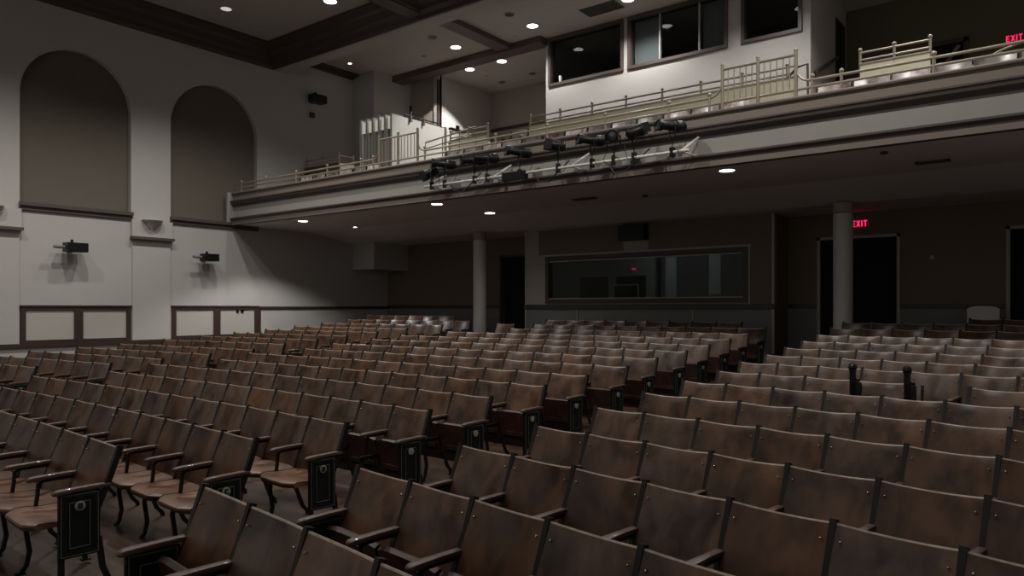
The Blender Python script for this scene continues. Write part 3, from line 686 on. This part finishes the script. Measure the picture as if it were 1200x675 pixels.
# ------------------------------------------------------------------ stage lights on their pipe
YQ = 10.5; ZQ = Z(2.40)
pp = empty('lighting_pipe', (-7.5, YQ, ZQ)); tag(pp, 'white horizontal pipe carrying stage lights along the balcony front', 'pipe')
part(pp, 'pipe', 'wpipe', tb([(-10.3, YQ, ZQ), (-4.72, YQ, ZQ)], .025))
for x in (-10.2, -8.55, -6.85, -4.85):
    part(pp, 'bracket', 'wpipe', lambda mb: mb.tube([(x, YQ, ZQ), (x+.12, YA-.02, ZQ+.26)], .022, 8).tube([(x, YQ, ZQ), (x+.1, YA-.02, ZQ-.04)], .018, 8))
def clampyoke(o, hh, yw):
    MB().box(-.035, .035, -.05, .05, -.09, .10).tube([(0, 0, .06), (0, 0, hh-.26)], .012, 6).build('clamp', 'lampblack', o)
    MB().tube([(-yw, 0, hh), (-yw, 0, hh-.22), (-yw*.6, 0, hh-.29), (yw*.6, 0, hh-.29), (yw, 0, hh-.22), (yw, 0, hh)], .016, 6).build('yoke', 'lampblack', o)
def ellipsoidal(x, rz, tilt, lab, hh=.40):
    o = empty('stage_light', (x, YQ, ZQ), rz); o.scale = (.76,)*3; hh *= 1.2; tag(o, lab, 'stage light', 'stage lights on the balcony pipe'); clampyoke(o, hh, .12)
    R = Matrix.Translation((0, 0, hh)) @ Matrix.Rotation(tilt, 4, 'X')
    MB().lathe([(.03, .30), (.09, .28), (.125, .20), (.13, .08), (.10, .05)], (0, 0, 0), 'y', 18).xf(R).build('lamp_housing', 'lampblack', o)
    MB().lathe([(.10, .07), (.10, -.02), (.088, -.04), (.088, -.24), (.115, -.25), (.115, -.33), (.10, -.33), (.09, -.31)], (0, 0, 0), 'y', 18).xf(R).build('lens_tube', 'lampblack', o)
    MB().lathe([(.09, -.315), (.05, -.322), (.01, -.325)], (0, 0, 0), 'y', 18).xf(R).build('lens', 'lens', o)
    MB().box(-.12, .12, -.345, -.335, -.12, -.09).box(-.12, -.10, -.345, -.335, -.09, .11).box(.10, .12, -.345, -.335, -.09, .11).xf(R).build('colour_frame', 'lampblack', o, 0)
    MB().tube([(0, .3, hh), (.03, .34, hh-.2), (.05, .2, .0), (.12, .1, -.10), (.2, 0, .0)], .008, 5).build('cable', 'cable', o)
def fresnel(x, rz, tilt, lab, hh=.38):
    o = empty('stage_light', (x, YQ, ZQ), rz); o.scale = (.8,)*3; hh *= 1.2; tag(o, lab, 'stage light', 'stage lights on the balcony pipe'); clampyoke(o, hh, .14)
    R = Matrix.Translation((0, 0, hh)) @ Matrix.Rotation(tilt, 4, 'X')
    MB().lathe([(.05, .16), (.095, .14), (.115, .08), (.115, -.12), (.13, -.13), (.13, -.16), (.105, -.16)], (0, 0, 0), 'y', 18).xf(R).build('lamp_housing', 'lampblack', o)
    MB().lathe([(.10, -.15), (.06, -.175), (.01, -.18)], (0, 0, 0), 'y', 18).xf(R).build('lens', 'lens', o)
    for s_ in (-1, 1): MB().box(s_*.12, s_*.135, -.30, -.155, -.10, .10).xf(R).build('barn_door', 'lampblack', o, 0)
    MB().tube([(0, .15, hh), (.02, .2, hh-.2), (-.05, .15, -.02), (-.15, .05, -.08), (-.2, 0, .0)], .008, 5).build('cable', 'cable', o)
def xq(px):
    u = (px-600)/864; return YQ*(-.6115+.7912*u)/(.7912+.6115*u)
fresnel(xq(506), -.95, .45, 'short black stage light at the far left end of the pipe', .28)
ellipsoidal(xq(521), -.7, -.06, 'long black stage light second from the far end of the pipe', .42)
ellipsoidal(xq(556), -.65, .05, 'long black stage light third from the far end of the pipe', .40)
ellipsoidal(xq(571), -.72, .0, 'long black stage light fourth along, close beside the third', .40)
ellipsoidal(xq(609), -.65, -.08, 'long black stage light alone above the middle pipe bracket', .42)
fresnel(xq(654), -.85, -.12, 'short black stage light left of the second long pair', .40)
ellipsoidal(xq(694), -.68, -.04, 'long black stage light beside the diagonal white bracket', .42)
fresnel(xq(719), .35, .25, 'short black stage light facing out with its round lens showing', .42)
fresnel(xq(743), 2.3, -.35, 'short black stage light turned back towards the balcony', .42)
ellipsoidal(xq(788), -.62, .0, 'long black stage light at the near right end of the pipe', .44)
bx_ = MB().box(xq(590), xq(617), YQ-.05, YQ+.05, ZQ-.10, ZQ+.04); tag(bx_.build('junction_box', 'lampblack'), 'long black junction box hanging under the middle stage light', 'junction box')
for k, px in enumerate((541, 641, 731)):
    x = xq(px); c = MB().tube([(x-.3, YQ, ZQ-.02), (x-.15, YQ-.03, ZQ-.16-.03*k), (x+.05, YQ-.02, ZQ-.2), (x+.25, YQ, ZQ-.05), (x+.45, YQ+.03, ZQ+.12)], .012, 6)
    tag(c.build('power_cable', 'cable'), 'black cable sagging under the pipe %s' % ['near its far end', 'at its middle', 'near its right end'][k], 'cable', 'cables under the lighting pipe')

# ------------------------------------------------------------------ theatre seats
BN = {'C': .53, 'R': .49, 'L': .545}
def back_mesh(w):
    mb = MB(); nx = 10; hw = w/2-.014
    sec = []
    for k in range(9):                                      # front face, bottom to top
        t = k/8; sec.append((-.150+.150*t**1.15-.008, .425+.413*t))
    sec += [(-.003, .845), (.005, .842)]
    for k in range(8, -1, -1):
        t = k/8; sec.append((-.150+.150*t**1.15+.008, .425+.413*t))
    n = len(sec)
    vs = []
    for i in range(nx+1):
        x = -hw+2*hw*i/nx; q = 1-(x/hw)**2
        for (y, z) in sec:
            t = (z-.425)/.42; vs.append((x, y+.030*q, z-.016*q*t+.010*q*(1-t)*-1))
    fs = []
    for i in range(nx):
        for k in range(n): fs.append((i*n+k, i*n+(k+1) % n, (i+1)*n+(k+1) % n, (i+1)*n+k))
    fs += [tuple(range(n)), tuple(range(nx*n, nx*n+n))]
    mb.add(vs, fs, 0)
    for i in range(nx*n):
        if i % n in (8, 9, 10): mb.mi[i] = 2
    for sx in (-1, 1):
        for z, y in ((.775, -.032), (.50, -.133)):
            mb.sphere((sx*(hw-.028), y-.004, z), .006, 1, 8, 5)
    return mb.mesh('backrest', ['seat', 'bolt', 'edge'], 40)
def seat_mesh(w, up):
    mb = MB(); nx = 12; hw = w/2-.014; n = 12; vs = []
    for i in range(nx+1):
        x = -hw+2*hw*i/nx; q = 1-(x/hw)**2; ax = abs(x/hw); yf = -.525 if ax < .62 else -.525+(.012 if up else .055)*((ax-.62)/.38)**1.3
        top = [(-.13, .435), (-.20, .428-.006*q), (-.30, .430-.006*q), (-.40, .440), (yf+.02, .442), (yf, .434)]
        bot = [(yf-.004, .422), (yf+.006, .398), (-.40, .402), (-.30, .404), (-.20, .404), (-.13, .413)]
        for y, z in top+bot: vs.append((x, y, z))
    fs = []; mi = []
    for i in range(nx):
        for k in range(n): fs.append((i*n+k, i*n+(k+1) % n, (i+1)*n+(k+1) % n, (i+1)*n+k))
    mb.add(vs, fs, 0); mb.add([vs[i] for i in range(n)], [tuple(range(n))]); mb.add([vs[nx*n+i] for i in range(n)], [tuple(range(n))])
    for i, f in enumerate(mb.f):
        if i < nx*n and 6 <= i % n <= 11: mb.mi[i] = 1
    mb.box(-hw*.8, hw*.8, -.30, -.26, .385, .405, 1)
    mb.box(-hw-.012, hw+.012, -.235, -.215, .385, .405, 2)
    if up:
        mb.xf(Matrix.Translation((0, -.165, .268)) @ Matrix.Rotation(-math.radians(80), 4, 'X') @ Matrix.Translation((0, .225, -.405)))
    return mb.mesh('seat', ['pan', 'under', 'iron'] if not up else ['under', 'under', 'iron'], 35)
def arm_mesh():
    mb = MB(); ys = [-.055, -.075, -.13, -.20, -.27, -.325, -.36, -.38, -.387]; hw = [.020, .024, .024, .024, .027, .030, .028, .021, .008]
    zt = [.627, .632, .633, .632, .630, .629, .626, .618, .608]; zb = [.605, .605, .604, .603, .600, .594, .592, .595, .601]
    n = 10; vs = []
    for y, h, a, b_ in zip(ys, hw, zt, zb):
        for k in range(n):
            t = 2*PI*k/n; cx = math.copysign(abs(math.cos(t))**.55, math.cos(t)); sz = math.copysign(abs(math.sin(t))**.6, math.sin(t))
            vs.append((h*cx, y, (a+b_)/2+(a-b_)/2*sz))
    fs = [(i*n+k, i*n+(k+1) % n, (i+1)*n+(k+1) % n, (i+1)*n+k) for i in range(len(ys)-1) for k in range(n)]
    fs += [tuple(range(n)), tuple(range((len(ys)-1)*n, len(ys)*n))]
    return mb.add(vs, fs).mesh('armrest', 'arm', 45)
BK = [(.006, .856), (-.018, .78), (-.060, .66), (-.105, .55), (-.150, .43)]
def stand_mesh():
    mb = MB()
    mb.bar(BK+[(-.175, .38)], .014, .034)
    mb.bar([(-.165, .42), (-.145, .26), (-.085, .10), (-.04, .05), (-.03, .0)], .011, .030)
    mb.bar([(-.10, .595), (-.20, .595), (-.29, .592), (-.315, .575), (-.32, .50), (-.33, .43)], .011, .022)
    mb.bar([(-.14, .40), (-.39, .40)], .011, .034)
    mb.bar([(-.375, .41), (-.385, .28), (-.365, .14), (-.385, .05), (-.425, .0)], .011, .028)
    for y in (-.03, -.42): mb.box(-.022, .022, y-.03, y+.03, 0, .012)
    return mb.mesh('standard', 'iron', 30)
def endstand_mesh():
    mb = MB(); mb.bar(BK+[(-.160, .38)], .016, .036)
    mb.bar([(-.125, .30), (-.10, .10), (-.06, 0)], .012, .034); mb.bar([(-.335, .30), (-.335, .05), (-.345, 0)], .012, .034)
    for y in (-.06, -.345): mb.box(-.024, .024, y-.03, y+.03, 0, .012)
    return mb.mesh('standard', 'iron', 30)
def panel_mesh():
    mb = MB(); y0, y1, z0, z1 = -.352, -.118, .20, .600
    mb.box(-.014, .014, y0, y1, z0, z1, 0)
    for s_ in (-1, 1):
        xa, xb = s_*.014, s_*.019
        for a, t, mm in ((.010, .005, 1), (.018, .018, 0), (.058, .004, 1)):
            mb.box(xa, xb, y0+a, y1-a, z0+a, z0+a+t, mm); mb.box(xa, xb, y0+a, y1-a, z1-a-t, z1-a, mm)
            mb.box(xa, xb, y0+a, y0+a+t, z0+a+t, z1-a-t, mm); mb.box(xa, xb, y1-a-t, y1-a, z0+a+t, z1-a-t, mm)
    return mb.mesh('end_panel', ['greeniron', 'inlay'], 0)
ME = {'arm': arm_mesh(), 'stand': stand_mesh(), 'endstand': endstand_mesh(), 'panel': panel_mesh(),
      'plaque': MB().lathe([(.030, -.003), (.030, .003), (.025, .004)], (0, 0, 0), 'x', 20).mesh('row_plaque', 'plaque', 40)}
for b_, w_ in BN.items():
    ME['back'+b_] = back_mesh(w_); ME['down'+b_] = seat_mesh(w_, False); ME['up'+b_] = seat_mesh(w_, True)
LET = {}
for c in 'BCD':
    g = MB(); glyphs(g, c, .036); g.xf(Matrix.Rotation(PI/2, 4, 'Z')); LET[c] = g.mesh('letter', 'iron', 0)
def inst(name, me, parent, x=0, sx=1):
    o = bpy.data.objects.new(name, me); col.objects.link(o); o.parent = parent; o.location = (x, 0, 0); o.scale = (1/sx if name != 'seat' and name != 'backrest' else 1, 1, 1); return o

ROWS = [
('C',46.160,5.030,-0.903,0.533,8),('C',47.024,5.226,-0.945,0.499,13),('C',47.880,5.072,-0.945,0.526,13),('C',48.736,5.121,-0.922,0.508,13),
('C',49.585,5.045,-0.881,0.547,13),('C',50.438,5.020,-0.838,0.509,13),('C',51.286,4.936,-0.791,0.545,13),('C',52.139,4.920,-0.738,0.517,13),
('C',52.992,4.815,-0.683,0.535,13),('C',53.849,4.778,-0.624,0.527,13),('C',54.707,4.684,-0.571,0.530,13),('C',55.567,4.604,-0.509,0.530,12),
('C',56.426,4.516,-0.441,0.530,10),('C',57.286,4.455,-0.368,0.530,12),('C',58.15,3.62,-0.285,0.530,9),
('R',45.998,7.065,-0.854,0.489,4),('R',46.883,7.034,-0.903,0.486,6),('R',47.771,6.870,-0.912,0.490,7),('R',48.653,6.716,-0.899,0.494,8),
('R',49.537,6.580,-0.855,0.492,8),('R',50.415,6.456,-0.810,0.492,8),('R',51.287,6.350,-0.764,0.489,8),('R',52.155,6.270,-0.719,0.500,8),
('R',53.025,6.087,-0.671,0.482,8),('R',53.895,6.007,-0.625,0.485,8),('R',54.765,5.898,-0.570,0.485,8),('R',55.636,5.781,-0.507,0.485,8),
('R',56.507,5.677,-0.436,0.484,8),('R',57.377,5.579,-0.348,0.483,8),('R',58.244,5.477,-0.265,0.487,8),('R',59.10,7.24,-0.190,0.487,5),
('L',48.472,-4.606,-0.919,0.546,8),('L',49.285,-3.852,-0.889,0.547,8),('L',50.097,-3.744,-0.856,0.547,8),('L',50.909,-3.606,-0.814,0.541,8),
('L',51.719,-3.482,-0.769,0.544,8)]
R0 = 51.719
for k in range(6, 14):
    Rr = R0+.862*(k-5); xe = [-12.35, -12.45, -12.55, -12.55, -12.5, -12.2, -12.05, -13.3][k-6]
    n_ = 8 if k < 13 else 6
    w_ = (16.3+xe)/n_ if k < 13 else .53
    ROWS.append(('L', Rr, math.degrees(math.asin((xe-XC)/Rr)), ztop(Rr+YC), w_, n_))
ORD = ['first', 'second', 'third', 'fourth', 'fifth', 'sixth', 'seventh', 'eighth', 'ninth', 'tenth', 'eleventh', 'twelfth', 'thirteenth', 'fourteenth', 'fifteenth', 'sixteenth']
BLK = {'C': 'centre block', 'R': 'right block', 'L': 'left block'}
specs = []; cnt = {'C': 0, 'R': 0, 'L': 0}
for b_, Rr, ph, z, w_, n_ in ROWS:
    ri = cnt[b_]; cnt[b_] += 1; ph = math.radians(ph)
    skip = set()
    if b_ == 'C' and ri == 13: skip = {10}
    if b_ == 'R' and ri == 7: skip = {4}
    for j in range(n_):
        if j in skip: continue
        a = ph-(j+.5)*w_/Rr if b_ != 'R' else ph+(j+.5)*w_/Rr
        x = XC+Rr*math.sin(a); y = YC+Rr*math.cos(a); d = -x*.6115+y*.7912; rr_ = x*.7912+y*.6115
        zf = E+z-.84
        if d < .6: continue
        px = 600+864*rr_/d
        if px < -60 or px > 1290: continue
        first_r = (b_ != 'R' and j == 0) or (b_ == 'R' and j == n_-1) or (b_ == 'R' and ri == 7 and j == 3)
        first_l = (b_ == 'R' and j == 0) or (b_ != 'R' and j == n_-1) or (b_ == 'R' and ri == 7 and j == 5) or (b_ == 'C' and ri == 13 and j == 9)
        specs.append((d, b_, ri, j, x, y, zf, -a, w_, first_r, first_l))
specs.sort()
near, far = specs[:300], specs[300:]
DOWN = {('C', 0), ('C', 1), ('C', 2)}
def seat_parts(spec, root):
    d, b_, ri, j, x, y, zf, rz, w_, er, el = spec; sx = w_/BN[b_]; hw = BN[b_]/2
    down = (b_, ri) in DOWN
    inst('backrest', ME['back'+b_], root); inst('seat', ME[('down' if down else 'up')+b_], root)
    inst('standard', ME['endstand' if el else 'stand'], root, -hw, sx); inst('armrest', ME['arm'], root, -hw, sx)
    if el: inst('end_panel', ME['panel'], root, -hw, sx)
    if er:
        inst('standard', ME['endstand'], root, hw, sx); inst('armrest', ME['arm'], root, hw, sx)
        p = inst('end_panel', ME['panel'], root, hw, sx)
        q = bpy.data.objects.new('row_plaque', ME['plaque']); col.objects.link(q); q.parent = p; q.location = (.020, -.235, .515)
        if b_ == 'C' and ri < 3:
            l = bpy.data.objects.new('row_letter', LET['BCD'[ri]]); col.objects.link(l); l.parent = p; l.location = (.026, -.235, .515)
for spec in near:
    d, b_, ri, j, x, y, zf, rz, w_, er, el = spec; down = (b_, ri) in DOWN
    o = empty('theatre_seat', (x, y, zf), rz); o.scale = (w_/BN[b_], 1, 1)
    aisle = {'C': 'right-hand aisle', 'R': 'left-hand aisle', 'L': 'centre aisle'}[b_]
    aisle = {'C': 'its right end', 'R': 'its left end', 'L': 'its right end'}[b_]
    look = 'unfolded wooden theatre seat' if down else 'folded wooden theatre seat'
    tag(o, '%s, %s from %s, %s row from front of %s' % (look, ORD[j], aisle, ORD[ri], BLK[b_]), 'theatre seat', 'wooden seats of the %s' % BLK[b_])
    seat_parts(spec, o)
if far:                                         # the rest, farthest away, as one object
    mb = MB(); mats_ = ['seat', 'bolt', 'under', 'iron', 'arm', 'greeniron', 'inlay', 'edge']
    def put(me, mtx, mm):
        base = len(mb.v); mb.v += [tuple(mtx @ v.co) for v in me.vertices]
        for p in me.polygons: mb.f.append(tuple(i+base for i in p.vertices)); mb.mi.append(mm[p.material_index])
    for d, b_, ri, j, x, y, zf, rz, w_, er, el in far:
        T_ = Matrix.Translation((x, y, zf)) @ Matrix.Rotation(rz, 4, 'Z'); S_ = Matrix.Scale(w_/BN[b_], 4, (1, 0, 0))
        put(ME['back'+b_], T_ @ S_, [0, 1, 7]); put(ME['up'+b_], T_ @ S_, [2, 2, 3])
        for s_, e_ in ((-1, el), (1, er)):
            if s_ == 1 and not er: continue
            H = T_ @ Matrix.Translation((s_*w_/2, 0, 0)); put(ME['endstand' if e_ else 'stand'], H, [3]); put(ME['arm'], H, [4])
            if e_: put(ME['panel'], H, [5, 6])
    o = mb.build('theatre_seat_rows', mats_, None, 35); tag(o, 'farthest rows of dark wooden theatre seats under the balcony', 'theatre seats', None, 'stuff')
print('seats near', len(near), 'far', len(far))

# ball-topped posts at the gap in the right block's eighth row
def rowpt(Rr, ph, w_, j, z, dy=0):
    a = math.radians(ph)+j*w_/Rr; return XC+(Rr-dy)*math.sin(a), YC+(Rr-dy)*math.cos(a)
for k, j in enumerate((3, 4)):
    x, y = rowpt(52.155, 6.27, .5, j, 0, .06); zf = E-.719-.84
    o = empty('ball_topped_post', (x, y, zf)); tag(o, 'shiny black ball-topped post %s the narrow seat in the right block' % ('left of' if k == 0 else 'right of'), 'post', 'ball-topped posts in the right block')
    MB().lathe([(.030, 0), (.030, .93), (.034, .935), (.034, .95), (.022, .955)], (0, 0, 0), 'z', 16).build('shaft', 'chrome', o)
    MB().sphere((0, 0, .975), .042, 0, 16, 10).build('ball', 'chrome', o)
    MB().box(.03, .075, -.02, .02, .2, .83).sphere((.052, 0, .85), .018, 0, 10, 6).build('latch', 'iron', o)
    if k: MB().bar([(-.02, .84), (-.05, .60)], .012, .02).xf(Matrix.Translation((.13, 0, 0))).build('hook', 'iron', o)

# ------------------------------------------------------------------ balcony seats
mb = MB(); nx = 6; hw = .235; sec = [(-.10, .45), (-.05, .62), (-.01, .80), (0, .88), (.012, .885), (.02, .88), (.01, .80), (-.03, .62), (-.08, .45)]; n = len(sec); vs = []
for i in range(nx+1):
    x = -hw+2*hw*i/nx; q = 1-(x/hw)**2
    for y, z in sec: vs.append((x, y+.03*q, z-.03*(1-q)*((z-.45)/.43)))
mb.add(vs, [(i*n+k, i*n+(k+1) % n, (i+1)*n+(k+1) % n, (i+1)*n+k) for i in range(nx) for k in range(n)]+[tuple(range(n)), tuple(range(nx*n, nx*n+n))])
BB = mb.mesh('backrest', 'balseat', 40)
BS = MB().box(-.22, .22, -.17, -.12, .28, .66).xf(Matrix.Rotation(0, 4, 'X')).mesh('seat', 'under', 0)
BF = MB().bar([(0, .86), (-.03, .7), (-.12, .45), (-.12, .3), (-.05, 0)], .012, .04).box(-.02, .02, -.35, -.05, .60, .635).bar([(-.33, .60), (-.33, .40), (-.15, .38)], .010, .03).mesh('standard', 'iron', 30)
def balseat(x, y, z, lab, grp):
    o = empty('balcony_chair', (x, y, z)); tag(o, lab, 'balcony seat', grp)
    inst('backrest', BB, o); inst('seat', BS, o); inst('standard', BF, o, -.25)
k = 0
x = -16.0; nrow = 0
xs_ = []
while x < .3:
    if not (-13.3 < x < -12.2 or -11.95 < x < -10.9 or -4.4 < x < -3.2): xs_.append(x)
    x += .52
for i, x in enumerate(xs_):
    sect = 'left of the white panels' if x < -13 else 'between the two tall railing sections' if x < -4.3 else 'right of the tall railing section'
    grp_ = [v for v in xs_ if (v < -13) == (x < -13) and (v < -4.3) == (x < -4.3)]
    kk = grp_.index(x)
    balseat(x, 11.95, Z(2.585), 'glossy wooden balcony seat, front row, %s %s' % ((ORD+['seventeenth', 'eighteenth', 'nineteenth', 'twentieth'])[kk], sect), 'front row balcony seats')
for r_ in range(3):
    for c_ in range(3):
        balseat(-10.55+.52*c_+.1*r_, 13.95+.85*r_, Z(3.35+.27*r_), 'glossy wooden balcony seat, upper section, %s of three in %s row' % (ORD[c_], ORD[r_]), 'upper balcony seats')

# white plastic chair behind the last row on the right
o = empty('plastic_chair', (-1.42, 15.85, floor_z(-1.42, 15.85)), .1); tag(o, 'white plastic chair behind the last seat row near the right rear door', 'chair')
ch = MB(); vs = []
for i in range(9):
    x = -.25+.5*i/8; top = 1.0-.05*abs(x/.25)**4
    vs += [(x, .02, .60), (x, .02, top), (x, .045, top), (x, .045, .60)]
ch.add(vs, [(i*4+k, i*4+(k+1) % 4, i*4+4+(k+1) % 4, i*4+4+k) for i in range(8) for k in range(4)]+[(0, 1, 2, 3), (32, 33, 34, 35)])
ch.build('backrest', 'plastic', o); MB().box(-.24, .24, -.42, .03, .44, .47).build('seat', 'plastic', o, 0)
for sx in (-.2, .2):
    for y_ in (-.38, 0): MB().tube([(sx, y_, 0), (sx, y_, .45)], .014, 8).build('leg', 'gmetal', o)
    MB().tube([(sx, 0.03, .45), (sx, .03, .75)], .014, 8).build('back_post', 'gmetal', o)
